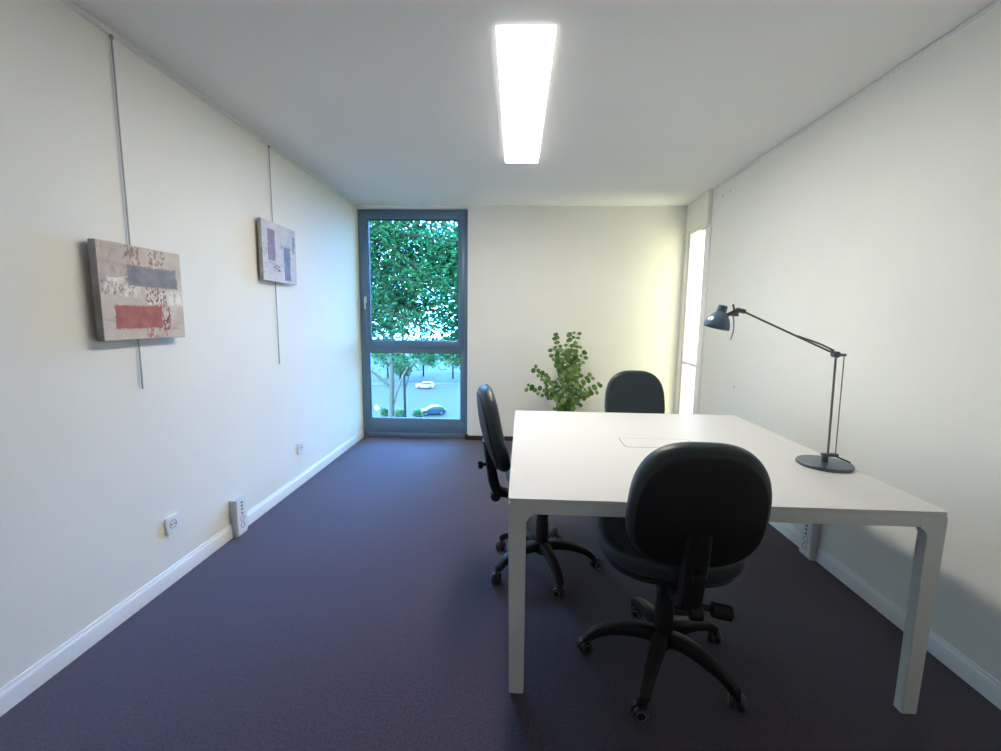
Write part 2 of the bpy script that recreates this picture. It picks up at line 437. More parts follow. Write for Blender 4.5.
picture(-2.877, 1.440, .445, .405, P1, M['canvas_side'], 'square abstract canvas with a grey block above a brick-red block', '')
picture(-1.678, 1.785, .452, .40, P2, M['canvas_side2'], 'square abstract canvas with a violet and a blue upright block', '', d=.024)
for y, z0, lb in ((-2.888, 1.007, 'thin grey hanging rod behind the grey and red canvas'), (-1.696, 1.003, 'thin grey hanging rod behind the violet and blue canvas')):
    r = empty('hanging_rod', (.010, y, H-.03)); tag(r, lb, 'hanging rod')
    bm = bmesh.new(); tube(bm, [(0, 0, .004), (0, 0, z0-H+.03)], .0034, 8); mk('rod', bm, M['hang'], r)
    bm = bmesh.new(); box(bm, (-.004, -.006, -.012), (.006, .006, .006), .001); mk('rail_hook', bm, M['hang'], r)

# ------------------------------------------------------------------ wall sockets
def socket(y, z, label):
    r = empty('wall_socket', (0, y, z)); tag(r, label, 'wall socket', 'wall sockets')
    bm = bmesh.new(); prism(bm, rrect(-.041, -.041, .041, .041, .006), 0.0005, .011, 'x', .002); mk('cover_plate', bm, M['socket'], r)
    bm = bmesh.new(); Mx = Matrix.Rotation(PI/2, 4, 'Y')
    lathe(bm, [(.0, .0105), (.0195, .0105), (.0205, .0125), (.0215, .0125), (.022, .0105)], 28, Mx)
    s = mk('socket_insert', bm, M['sockhole'], r)
    for k in (-1, 1):
        bm = bmesh.new(); lathe(bm, [(0, .0100), (.0032, .0100), (.0032, .0128), (0, .0128)], 10, Matrix.Translation((0, k*.0095, 0)) @ Mx); mk('pin_hole', bm, M['hole'], s)
socket(-2.779, .302, 'white square wall socket on left wall, under grey and red canvas')
socket(-1.435, .305, 'white square wall socket on left wall, between outlet column and window')

# ------------------------------------------------------------------ outlet columns (white floor-standing socket strips on the walls)
def column(x, y, s, hgt, label):
    r = empty('outlet_column', (x, y, 0)); tag(r, label, 'outlet column')
    if s < 0: r.rotation_euler = (0, 0, PI)
    w = .052
    bm = bmesh.new(); prism(bm, rrect(.0145, -w, .047, w, .009, 4), .001, hgt-.002, 'z', .002); box(bm, (.0005, -w+.004, .09), (.03, w-.004, hgt-.003), .001); mk('body', bm, M['towerside'], r)
    bm = bmesh.new(); prism(bm, rrect(-w+.006, .012, w-.006, hgt-.008, .008), .0465, .050, 'x', .0012); fp = mk('front_cover', bm, M['socket'], r)
    Mx = Matrix.Rotation(PI/2, 4, 'Y')
    for k, zz in enumerate((.062, .104)):
        bm = bmesh.new(); lathe(bm, [(0, .0495), (.0155, .0495), (.0165, .0512), (.018, .0512), (.0185, .0495)], 24, Matrix.Translation((0, 0, zz)) @ Mx); mk('power_outlet', bm, M['towerport'], r)
    for zz in (.139, .164, .186, .208):
        bm = bmesh.new(); prism(bm, rrect(-.009, zz-.006, .009, zz+.006, .002, 3), .0495, .0508, 'x'); mk('data_port', bm, M['towerport'], r)
column(0, -2.288, 1, .235, 'white outlet column with ports at foot of the left wall')
column(W, -2.35, -1, .245, 'white outlet column at foot of right wall, seen under the desk')

# ------------------------------------------------------------------ desk
TX, TY, TA, TW, TL, TZ = 1.7055, -3.3969, -.0136, 1.444, 1.4823, .74
desk = empty('desk', (TX, TY, 0), TA); tag(desk, 'large square white meeting desk with rounded legs', 'desk')
bm = bmesh.new(); prism(bm, rrect(0, 0, TW, TL, .014, 5), TZ-.013, TZ, 'z', .002); mk('tabletop', bm, M['desk'], desk)
def rail(name, a, b): 
    bm = bmesh.new(); box(bm, a, b, .003); mk(name, bm, M['deskframe'], desk)
az0, az1, lw = .684, TZ-.0135, .062
rail('apron', (lw+.020, .0014, az0), (TW-lw-.020, .034, az1)); rail('apron', (lw+.020, TL-.034, az0), (TW-lw-.020, TL-.0014, az1))
rail('apron', (.001, .038, az0), (.034, TL-.038, az1)); rail('apron', (TW-.034, .038, az0), (TW-.001, TL-.038, az1))
def legpoly():
    r = .028; p = [(.001+.004, .0005), (lw-.014, .0005), (lw-.008, .004)]
    p += [(lw, az0-r)]
    for k in range(1, 8):
        a = PI - PI/2*k/7; p.append((lw+r+r*math.cos(a), az0-r+r*math.sin(a)))
    p += [(lw+r, az1), (.012, az1), (.004, az1-.006), (.001, az1-.014), (.001, .006)]
    return [(x + .012*(1-min(1, z/az0)), z) for x, z in p]
for sx in (0, 1):
    for sy in (0, 1):
        bm = bmesh.new(); prism(bm, legpoly(), .0008, .038, 'y', .004)
        for v in bm.verts:
            if sx: v.co.x = TW - v.co.x
            if sy: v.co.y = TL - v.co.y
        mk('leg', bm, M['deskframe'], desk, angle=30)
# cable hatch: rounded lid with a fine gap around it
bm = bmesh.new()
lo = Matrix.Rotation(-TA, 4, 'Z')
hx0, hy0, hx1, hy1 = .545, .665, .905, .835
o_ = rrect(hx0, hy0, hx1, hy1, .02, 5); i_ = rrect(hx0+.005, hy0+.005, hx1-.005, hy1-.005, .015, 5)
a = ring(bm, [(p[0], p[1], TZ+.0004) for p in o_]); b = ring(bm, [(p[0], p[1], TZ+.0004) for p in i_])
a2 = ring(bm, [(p[0], p[1], TZ-.0005) for p in o_]); b2 = ring(bm, [(p[0], p[1], TZ-.0005) for p in i_])
skin(bm, [a2, a, b, b2], cap0=False, cap1=False)
hs = mk('hatch_gap', bm, M['seam'], desk, False)
bm = bmesh.new(); prism(bm, rrect(hx0+.0055, hy0+.0055, hx1-.0055, hy1-.0055, .0145, 5), TZ-.0005, TZ+.0009, 'z', .0003); mk('cable_hatch', bm, M['desk'], desk)

# ------------------------------------------------------------------ swivel chair
def pad(bm, hw, hh, th, e=2.6, n=48, taper=0.0, xf=None, dome=.012, r=.028):
    """upholstered pad: outline in (u,v), thickness along w"""
    def out(k, inset):
        a = 2*PI*k/n; c, s = math.cos(a), math.sin(a)
        x = math.copysign(abs(c)**(2/e), c)*hw; y = math.copysign(abs(s)**(2/e), s)*hh
        x *= 1 - taper*(y/hh)
        f = 1 - inset/min(hw, hh)
        return x*f, y*f
    prof = []
    for k in range(7):
        t = PI/2*k/6; prof.append((r*(1-math.sin(t)), -th/2 + r*(1-math.cos(t)) ))
    back = prof[:]                                  # from bottom face edge to side
    prof = [(r - r*math.sin(PI/2*k/6), -th/2 + r - r*math.cos(PI/2*k/6)) for k in range(7)]
    prof += [(r - r*math.cos(PI/2*k/6), th/2 - r + r*math.sin(PI/2*k/6)) for k in range(7)]
    m = min(hw, hh)
    inner_f = [(r + (m-r)*q, th/2 + dome*(1-(1-q)**2)) for q in (.25, .5, .75)]
    inner_b = [(r + (m-r)*q, -th/2) for q in (.75, .5, .25)]
    rings = []
    for ins, w in inner_b + prof + inner_f:
        rings.append(ring(bm, [xf(*out(k, ins), w) for k in range(n)]))
    skin(bm, rings, cap0=False, cap1=False)
    for rr, w in ((rings[0], -th/2), (rings[-1], th/2+dome)):
        c = bm.verts.new(xf(0, 0, w))
        for k in range(n):
            try: bm.faces.new((rr[k], rr[(k+1) % n], c))
            except ValueError: pass

def make_chair(base_phase, body_rz, seat_h=.525, lift=0):
    """local frame: hub at the origin on the floor; the body faces +Y turned by body_rz; the star base by base_phase"""
    t = empty('swivel_chair', (0, 0, 0))
    zs = seat_h
    B = Matrix.Translation((0, 0, lift)) @ Matrix.Rotation(body_rz, 4, 'Z')
    # five-armed base
    for k in range(5):
        a = base_phase + 2*PI*k/5; R_ = Matrix.Rotation(a, 4, 'Z')
        bm = bmesh.new()
        tube(bm, [(.018, 0, .122), (.08, 0, .134), (.16, 0, .126), (.235, 0, .103), (.275, 0, .074), (.288, 0, .062)], 1, 12, curve=4, up=(0, 0, 1),
             sq=([.056, .056, .050, .043, .038, .028], [.056, .050, .042, .038, .034, .014]))
        for v in bm.verts: v.co = R_ @ v.co
        leg = mk('leg', bm, M['plastic'], t)
        # caster: twin wheels under a hood
        ca = a + (.5, -1.1, 2.0, .9, -2.2)[k]
        C_ = R_ @ Matrix.Translation((.285, 0, 0)) @ Matrix.Rotation(ca - a, 4, 'Z')
        for s in (-1, 1):
            Wm = C_ @ Matrix.Translation((.014, s*.0155, .0270)) @ Matrix.Rotation(s*-PI/2, 4, 'X')
            bm = bmesh.new(); lathe(bm, [(0, -.0095), (.021, -.0095), (.0265, -.006), (.0268, .004), (.023, .0092), (0, .0092)], 24, Wm); mk('caster_wheel', bm, M['castor'], leg)
            bm = bmesh.new(); lathe(bm, [(.0150, .0092), (.0150, .0115), (.0195, .0115), (.0195, .0092), (.0150, .0092)], 24, Wm); mk('wheel_rim', bm, M['rimm'], leg)
        bm = bmesh.new(); hp = []
        for q in range(9):
            an = math.radians(-10 + 170*q/8); hp.append((.014+.031*math.cos(an), .027+.031*math.sin(an)))
        prism(bm, hp, -.0055, .0055, 'y'); box(bm, (-.010, -.006, .040), (.012, .006, .066), .002)
        for v in bm.verts: v.co = C_ @ v.co
        mk('caster_hood', bm, M['castor'], leg)
    bm = bmesh.new(); lathe(bm, [(.0, .082), (.034, .084), (.040, .096), (.040, .125), (.034, .140), (.0, .142)], 28); mk('hub', bm, M['plastic'], t)
    bm = bmesh.new(); lathe(bm, [(0, .138), (.036, .138), (.035, .25), (.032, .27), (.031, .36), (.030, .372), (0, .372)], 28); mk('column_cover', bm, M['plastic'], t)
    # mechanism under the seat
    bm = bmesh.new(); box(bm, (-.055, -.13, .362), (.055, .13, .405), .012, 3, B); box(bm, (-.10, -.085, .395), (.10, .125, .412), .004, 2, B); mk('seat_mechanism', bm, M['plastic'], t)
    # seat: cushion and under-shell
    sy = .035
    def sx(u, v, w):
        z = zs - .040 + w
        front = max(0, v/.225 - .45); z -= .035*front**1.6
        z += .012*(u/.235)**2 + .010*max(0, -v/.225 - .4)
        return B @ Vector((u, v + sy, z))
    bm = bmesh.new(); pad(bm, .258, .228, .085, 2.9, 48, .0, sx, .004, .030); seat = mk('seat', bm, M['uphol'], t, angle=60)
    def sx2(u, v, w): return sx(u, v, w - .049)
    bm = bmesh.new(); pad(bm, .236, .213, .016, 2.9, 48, .0, sx2, -.001, .007); mk('seat_shell', bm, M['plastic'], seat, angle=60)
    # backrest
    zc, yc, rec = .766, -.285, math.radians(13)
    def bx(u, v, w):
        y = w*1.0 + .42*u*u - .030*math.cos(v/.22*1.35) + .02
        z = v
        y2 = y*math.cos(rec) - z*math.sin(rec); z2 = y*math.sin(rec) + z*math.cos(rec)
        return B @ Vector((u, yc + y2, zc + z2))
    bm = bmesh.new(); pad(bm, .213, .223, .066, 2.75, 56, .05, bx, .004, .028); back = mk('backrest', bm, M['uphol'], t, angle=60)
    def bx2(u, v, w): return bx(u, v-.004, -w - .030)
    bm = bmesh.new(); pad(bm, .196, .200, .020, 2.75, 56, .05, bx2, .003, .009); mk('back_shell', bm, M['plastic'], back, angle=60)
    # J-shaped bar
    bm = bmesh.new()
    p = [(0, -.315, .70), (0, -.300, .63), (0, -.283, .55), (0, -.268, .47), (0, -.245, .425), (0, -.19, .405), (0, -.10, .392)]
    tube(bm, p, 1, 12, curve=5, up=(1, 0, 0), sq=([.030, .040, .050, .056, .050, .036, .030], [.075, .078, .078, .074, .070, .066, .066]))
    for v in bm.verts: v.co = B @ v.co
    mk('back_bar', bm, M['plastic'], t)
    def knob(name, a, b_, r1, r2):
        a, b_ = Vector(a), Vector(b_)
        q = (b_-a).to_track_quat('Z', 'Y').to_matrix().to_4x4(); Lk = (b_-a).length
        bm = bmesh.new(); lathe(bm, [(0, 0), (r1*.5, 0), (r1*.5, Lk*.5), (r2, Lk*.55), (r2*1.05, Lk*.75), (r2, Lk*.97), (r2*.8, Lk), (0, Lk)], 16, B @ Matrix.Translation(a) @ q)
        mk(name, bm, M['plastic'], t)
    knob('height_knob', (0, -.300, .570), (0, -.352, .566), .018, .020)
    knob('tilt_knob', (-.045, -.262, .405), (.045, -.262, .405), .026, .026)
    knob('lever', (.03, -.165, .372), (.172, -.185, .358), .022, .026)
    return t

def copy_tree(o, parent=None):
    c = o.copy(); COL.objects.link(c); c.parent = parent
    for ch in list(o.children): copy_tree(ch, c)
    return c
G = 'swivel chairs around the desk'
c1 = make_chair(math.radians(169), math.radians(-4)); c1.location = (2.318, -3.222, 0)
tag(c1, 'black swivel chair at the near side of the desk, seen from behind', 'office chair', G)
c2 = make_chair(math.radians(-2), math.radians(-90+10), lift=.022); c2.location = (1.882, -2.545, 0)
tag(c2, 'black swivel chair seen edge-on at the left side of the desk', 'office chair', G)
c3 = make_chair(math.radians(30), math.radians(180-3)); c3.location = (2.578, -1.90, 0)
tag(c3, 'black swivel chair at far side of the desk, only its backrest showing', 'office chair', G)

# ------------------------------------------------------------------ desk lamp
lamp = empty('desk_lamp', (3.058, -2.95, TZ)); tag(lamp, 'grey adjustable desk lamp with round base and long jointed arm', 'desk lamp')
def lp(name, bm, m, parent=lamp, angle=38): return mk(name, bm, m, parent, angle=angle)
bm = bmesh.new(); lathe(bm, [(0, .0005), (.101, .0005), (.104, .003), (.104, .012), (.101, .015), (0, .017)], 56); lp('base', bm, M['lampm'])
bm = bmesh.new(); lathe(bm, [(0, .016), (.0125, .016), (.0125, .045), (0, .046)], 20); box(bm, (-.014, -.012, .040), (.050, .012, .054), .004, 2); lp('post', bm, M['lampm'])
bm = bmesh.new(); tube(bm, [(.010, 0, .05), (.0, 0, .475)], .0045, 10); lp('upright_rod', bm, M['rod'])
bm = bmesh.new(); tube(bm, [(.042, 0, .048), (.034, 0, .470)], .0022, 8); lp('tension_rod', bm, M['rod'])
bm = bmesh.new(); lathe(bm, [(0, -.013), (.013, -.013), (.014, 0), (.013, .013), (0, .013)], 20, Matrix.Translation((-.002, 0, .478)) @ Matrix.Rotation(PI/2, 4, 'X'))
box(bm, (-.004, -.009, .470), (.038, .009, .482), .003, 2); tube(bm, [(-.012, 0, .486), (-.022, 0, .500)], .004, 8); lp('elbow_joint', bm, M['lampm'])
E0, E1 = Vector((-.004, 0, .480)), Vector((-.402, 0, .654))
bm = bmesh.new(); tube(bm, [E0, E1], .0042, 10); lp('arm_rod', bm, M['rod'])
bm = bmesh.new(); tube(bm, [Vector((-.010, 0, .494)), E0.lerp(E1, .18)+Vector((.002, 0, .011)), E0.lerp(E1, .40)+Vector((0, 0, .003))], .0036, 8, curve=3); lp('arm_spring', bm, M['rod'])
bm = bmesh.new(); tube(bm, [(.03, -.004, .046), (.055, -.01, .036), (.085, -.02, .024), (.092, -.023, .019)], .0032, 8, curve=4); lp('power_cable', bm, M['gasket'])
# head: joint, shade
bm = bmesh.new(); tube(bm, [E1+Vector((.014, 0, -.004)), E1+Vector((-.015, 0, .002)), E1+Vector((-.045, 0, -.014)), E1+Vector((-.065, 0, -.022))], [.010, .011, .008, .008], 12)
tube(bm, [E1+Vector((-.030, 0, .004)), E1+Vector((-.036, 0, .026))], .004, 8)
box(bm, E1+Vector((-.036, -.008, -.024)), E1+Vector((-.012, .008, .002)), .003); lp('head_joint', bm, M['rod'])
HM = Matrix.Translation(E1+Vector((-.088, 0, -.032))) @ Matrix.Rotation(math.radians(14), 4, 'Y')
bm = bmesh.new()
lathe(bm, [(.051, -.042), (.052, -.036), (.049, -.020), (.041, .0), (.028, .018), (.019, .026), (.0185, .050), (.016, .053), (0, .053)], 36, HM)
for f in [f for f in bm.faces if len(f.verts) > 8 and f.calc_center_median().z < (HM @ Vector((0, 0, -.03))).z]: bm.faces.remove(f)
lathe(bm, [(.051, -.042), (.0485, -.041), (.046, -.020), (.038, -.002), (.024, .014), (0, .016)], 36, HM)
for f in [f for f in bm.faces if len(f.verts) > 8 and f.calc_center_median().z < (HM @ Vector((0, 0, -.03))).z]: bm.faces.remove(f)
sh = lp('lamp_shade', bm, M['lampshade'])
bm = bmesh.new(); lathe(bm, [(0, -.030), (.012, -.028), (.016, -.018), (.012, -.004), (.010, .014), (0, .015)], 18, HM); lp('bulb', bm, M['socket'])
bm = bmesh.new(); q = E1+Vector((-.040, -.008, -.012)); tube(bm, [q, q+Vector((.010, .004, -.03)), q+Vector((.012, .004, -.07)), q+Vector((.002, .002, -.108))], .0022, 8, curve=5); lp('hanging_cable', bm, M['wire'])

# ------------------------------------------------------------------ potted eucalyptus
PX, PY = 2.25, -.36
def ppx(px, py, dy=0): return Vector((2.241+(px-568)*.0101 - PX, dy, 1.248-(py-330)*.0102))
plant = empty('potted_plant', (PX, PY, 0)); tag(plant, 'leafy green plant with small round leaves beside the far chair', 'plant')
bm = bmesh.new(); lathe(bm, [(0, .001), (.085, .001), (.10, .02), (.125, .27), (.132, .30), (.122, .30), (.115, .27), (0, .27)], 36); mk('pot', bm, M['pot'], plant)
bm = bmesh.new(); lathe(bm, [(0, .268), (.113, .268), (.10, .276), (0, .28)], 24); mk('soil', bm, M['soil'], plant)
rnd = random.Random(11)
tips = [(529, 388, .05), (535, 367, -.1), (541, 374, .1), (552, 346, -.05), (556, 334, .08), (568, 333, -.1), (577, 333, .05), (586, 350, 0), (580, 342, .1), (593, 373, -.08),
        (602, 384, .04), (597, 388, -.1), (586, 396, .05), (577, 402, -.12), (566, 405, .1), (551, 396, -.08), (560, 402, .02), (570, 368, -.15), (560, 360, .15), (545, 384, -.05), (584, 372, .12), (573, 352, .0), (556, 376, -.14), (578, 384, -.16), (566, 350, .1), (556, 408, -.1), (562, 412, .04), (576, 410, -.06), (571, 407, -.16), (583, 405, .06), (566, 398, -.18)]
leaves = bmesh.new()
def leaf_disc(bm, c, nrm, r, up):
    nrm = nrm.normalized(); u = nrm.cross(up); 
    if u.length < .01: u = nrm.orthogonal()
    u.normalize(); v = nrm.cross(u)
    m = 8; rim = [bm.verts.new(c + (u*math.cos(2*PI*k/m)*.88 + v*math.sin(2*PI*k/m))*r - nrm*r*.10*abs(math.cos(2*PI*k/m))) for k in range(m)]
    cc = bm.verts.new(c)
    for k in range(m): bm.faces.new((rim[k], rim[(k+1) % m], cc))
for (px, py, dy) in tips:
    tip = ppx(px, py, dy); o0 = Vector((rnd.uniform(-.025, .025), rnd.uniform(-.025, .025), .27))
    mid = o0.lerp(tip, .5); mid.x = o0.x + (tip.x-o0.x)*.33; mid.z += .05 + .06*abs(tip.x); 
    if py > 392: mid.z += .06
    path = catmull([o0, mid, tip], 10)
    bm = bmesh.new(); rr = [.0045*(1-.7*i/(len(path)-1)) for i in range(len(path))]; tube(bm, path, rr, 6); mk('stem', bm, M['stem'], plant)
    # leaf pairs along the upper part of the stem
    L = 0; seg = [0]
    for a, b in zip(path, path[1:]): L += (b-a).length; seg.append(L)
    s = max(.13, L*(.58 if py < 392 else .3))
    while s <= L:
        k = max(i for i in range(len(seg)) if seg[i] <= s); k = min(k, len(path)-2)
        t_ = (s-seg[k])/max(1e-6, seg[k+1]-seg[k]); c = path[k].lerp(path[k+1], t_); d = (path[k+1]-path[k]).normalized()
        if c.z > .44 or rnd.random() < .3:
            a0 = rnd.uniform(0, 2*PI)
            for q in (0, PI):
                sd = Vector((math.cos(a0+q), math.sin(a0+q), rnd.uniform(-.2, .5))); sd = (sd - d*sd.dot(d)).normalized()
                r = rnd.uniform(.021, .036)*(1 - .2*s/L)
                leaf_disc(leaves, c + sd*(r+.006), (Vector((rnd.uniform(-.6, .6), -1, rnd.uniform(-.2, .9)))), r, sd)
        s += rnd.uniform(.036, .055)
mk('foliage', leaves, M['leaf'], plant, smooth=True, angle=80)

# ------------------------------------------------------------------ outside, seen through the left window (an upper floor)
GZ = -15.0
bm = bmesh.new(); box(bm, (-260, .9, GZ-.3), (200, 330, GZ)); struct('ground', bm, M['grass'])
bm = bmesh.new(); prism(bm, [(-120, 62), (60, 70), (60, 100), (-14, 104), (-120, 84)], GZ, GZ+.03, 'z'); struct('road', bm, M['asphalt'])
bm = bmesh.new(); prism(bm, [(-120, 84.3), (-14, 104.3), (60, 100.3), (60, 112), (-120, 100)], GZ, GZ+.08, 'z'); struct('pavement', bm, M['pave'])

def leaf_cloud(bm, blobs, n, size, rnd):
    tot = sum(b[3]*b[4]*b[5] for b in blobs); verts = []
    for (x, y, z, rx, ry, rz) in blobs:
        k = int(n*rx*ry*rz/tot)
        for _ in range(k):
            while True:
                u = Vector((rnd.uniform(-1, 1), rnd.uniform(-1, 1), rnd.uniform(-1, 1)))
                if u.length < 1: break
            u *= .55 + .45*rnd.random()
            c = Vector((x+u.x*rx, y+u.y*ry, z+u.z*rz)); s = size*rnd.uniform(.6, 1.3)
            one_leaf(bm, c, s, rnd)
def one_leaf(bm, c, s, rnd):
    n = Vector((rnd.gauss(0, .7), rnd.gauss(0, .7), 1)).normalized(); u = n.orthogonal().normalized()
    u = Matrix.Rotation(rnd.uniform(0, 2*PI), 3, n) @ u; v = n.cross(u)
    a = bm.verts.new(c - u*s); b = bm.verts.new(c + v*s*.5 + n*s*.12); d = bm.verts.new(c + u*s - n*s*.2); e = bm.verts.new(c - v*s*.5 + n*s*.12)
    bm.faces.new((a, b, d)); bm.faces.new((a, d, e))
def quick_mesh(name, bm, m, parent):
    me = bpy.data.meshes.new(name); bm.to_mesh(me); bm.free(); me.materials.append(m)
    o = bpy.data.objects.new(name, me); COL.objects.link(o); o.parent = parent; return o

# the near tree whose branches fill the upper pane
r2 = random.Random(5)
nt_ = empty('garden_tree', (-7.5, 12.5, GZ)); tag(nt_, 'bright green leafy tree with dark branches filling the upper window pane', 'tree')
off = Vector((7.5, -12.5, -GZ))
bm = bmesh.new(); tube(bm, [Vector((-7.5, 12.5, GZ-.2))+off, Vector((-7.4, 12.4, -8))+off, Vector((-7.0, 12.2, -1))+off, Vector((-6.3, 11.8, 4))+off, Vector((-5.9, 11.6, 8))+off], [.30, .26, .20, .14, .06], 12, curve=5)
mk('trunk', bm, M['bark'], nt_)
branches = [ [(-6.9, 12.2, .4), (-4.6, 10.8, 3.0), (-3.6, 9.6, 3.9), (-2.2, 8.6, 5.1)],
             [(-6.6, 12.0, 2.2), (-3.4, 10.4, 4.2), (-1.6, 9.6, 3.95), (.6, 8.8, 3.55)],
             [(-6.8, 12.1, 1.6), (-4.3, 10.6, 3.0), (-2.6, 9.8, 2.7), (-.2, 9.0, 2.2)],
             [(-6.3, 11.8, 4.0), (-3.0, 10.4, 3.9), (-1.4, 9.6, 2.9), (-.6, 9.0, 2.4), (.3, 8.6, 1.6)],
             [(-6.9, 12.2, .2), (-4.4, 10.6, 1.9), (-2.6, 9.6, 1.6), (-.8, 8.9, .9)],
             [(-6.9, 12.3, -.6), (-4.8, 11.0, 1.3), (-3.6, 10.2, 2.2), (-2.4, 9.6, 1.9)],
             [(-6.1, 11.7, 5.2), (-3.5, 10.6, 5.2), (-.5, 9.6, 5.4)],
             [(-6.9, 12.2, -1.2), (-4.6, 11.2, -.1), (-2.6, 10.4, .5), (-.5, 9.8, .6)] ]
lf = bmesh.new()
for br in branches:
    P_ = [Vector(p)+off for p in br]; bm = bmesh.new(); tube(bm, P_, [.085 - .065*i/(len(P_)-1) for i in range(len(P_))], 8, curve=6); mk('branch', bm, M['bark'], nt_)
    C_ = catmull(P_, 12)
    for k, c in enumerate(C_):
        if k < len(C_)*.2: continue
        tw = c
        for _ in range(2):                                   # twigs with leaves
            dirn = Vector((r2.gauss(0, 1), r2.gauss(0, .8), r2.gauss(-.15, .7))).normalized(); ln = r2.uniform(.4, 1.1)
            for q in range(int(ln*22)):
                one_leaf(lf, tw + dirn*ln*r2.random() + Vector((r2.gauss(0, .13), r2.gauss(0, .13), r2.gauss(-.03, .11))), r2.uniform(.045, .085), r2)
leaf_cloud(lf, [(x+off.x, y+off.y, z+off.z, a, b, c) for x, y, z, a, b, c in [(-2.6, 11.5, 3.6, 3.6, 2.2, 2.6), (.4, 10.6, 3.0, 2.2, 1.8, 2.4), (-3.2, 11.4, 1.5, 2.8, 1.8, 1.2), (.1, 10.9, 1.3, 2.0, 1.5, 1.3)]], 24000, .105, r2)
leaf_cloud(lf, [(x+off.x, y+off.y, z+off.z, a, b, c) for x, y, z, a, b, c in [(-2.2, 10.5, .1, 3.2, 1.0, .7)]], 500, .10, r2)
quick_mesh('foliage', lf, M['treeleaf'], nt_)

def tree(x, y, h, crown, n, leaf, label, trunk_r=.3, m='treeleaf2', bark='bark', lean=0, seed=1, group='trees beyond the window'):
    t = empty('street_tree', (x, y, GZ)); tag(t, label, 'tree', group)
    rr_ = random.Random(seed)
    bm = bmesh.new(); tube(bm, [(0, 0, -.2), (lean*.3, 0, h*.35), (lean*.7, .1, h*.7), (lean, 0, h)], [trunk_r, trunk_r*.85, trunk_r*.6, trunk_r*.15], 12, curve=5); mk('trunk', bm, M[bark], t)
    for k in range(5):
        a = rr_.uniform(0, 2*PI); z0 = h*(.45 + .09*k); s = h*.22
        bm = bmesh.new(); tube(bm, [(lean*z0/h, 0, z0), (lean*z0/h+math.cos(a)*s*.5, math.sin(a)*s*.5, z0+s*.45), (lean*z0/h+math.cos(a)*s, math.sin(a)*s, z0+s*.7)], [trunk_r*.45, trunk_r*.3, trunk_r*.1], 8, curve=3); mk('branch', bm, M[bark], t)
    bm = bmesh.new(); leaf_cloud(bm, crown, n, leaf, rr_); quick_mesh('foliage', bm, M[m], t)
    return t
# tree whose pale trunk crosses the lower pane at left, crown above
tree(-8.35, 30, 20, [(0, 0, 18.5, 3.6, 3.0, 3.0), (2.6, .5, 17.2, 2.6, 2.2, 1.6), (-2.2, 0, 17.0, 2.0, 2, 1.8), (4.4, 1, 19.5, 3.5, 2.5, 2.6)], 3800, .10,
     'tall tree whose pale trunk crosses the left of the lower pane', .31, bark='barkpale', lean=.3, seed=3)
tree(-10.1, 42.0, 19, [(0, 0, 17.6, 2.2, 2.0, 2.4)], 900, .10, 'thin dark-stemmed tree just right of the pale trunk', .16, lean=-.2, seed=4)
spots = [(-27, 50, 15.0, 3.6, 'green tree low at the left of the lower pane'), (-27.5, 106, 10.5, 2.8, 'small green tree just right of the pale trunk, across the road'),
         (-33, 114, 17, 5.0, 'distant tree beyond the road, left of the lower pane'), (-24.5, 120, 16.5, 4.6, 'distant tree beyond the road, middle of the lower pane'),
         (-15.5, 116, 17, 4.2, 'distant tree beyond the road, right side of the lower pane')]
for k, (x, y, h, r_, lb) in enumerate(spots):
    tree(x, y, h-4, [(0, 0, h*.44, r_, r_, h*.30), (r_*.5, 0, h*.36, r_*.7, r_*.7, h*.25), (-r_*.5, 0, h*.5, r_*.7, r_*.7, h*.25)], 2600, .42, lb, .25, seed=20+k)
# low bushes at the near kerb
for k, (x, y, rx, lb) in enumerate([(-19.3, 65.2, 1.0, 'low bush by the kerb beside the pale trunk'), (-16.6, 64.3, 1.1, 'low bush by the kerb, between the pale trunk and the parked car'), (-13.9, 64.8, 1.0, 'low bush by the kerb, just left of the parked car')]):
    b_ = bmesh.new(); leaf_cloud(b_, [(0, 0, 1.1, rx, rx*.7, 1.1)], 900, .17, random.Random(50+k))
    o = quick_mesh('bush', b_, M['treeleaf2'], None); o.location = (x, y, GZ); tag(o, lb, 'bush', 'bushes by the kerb')

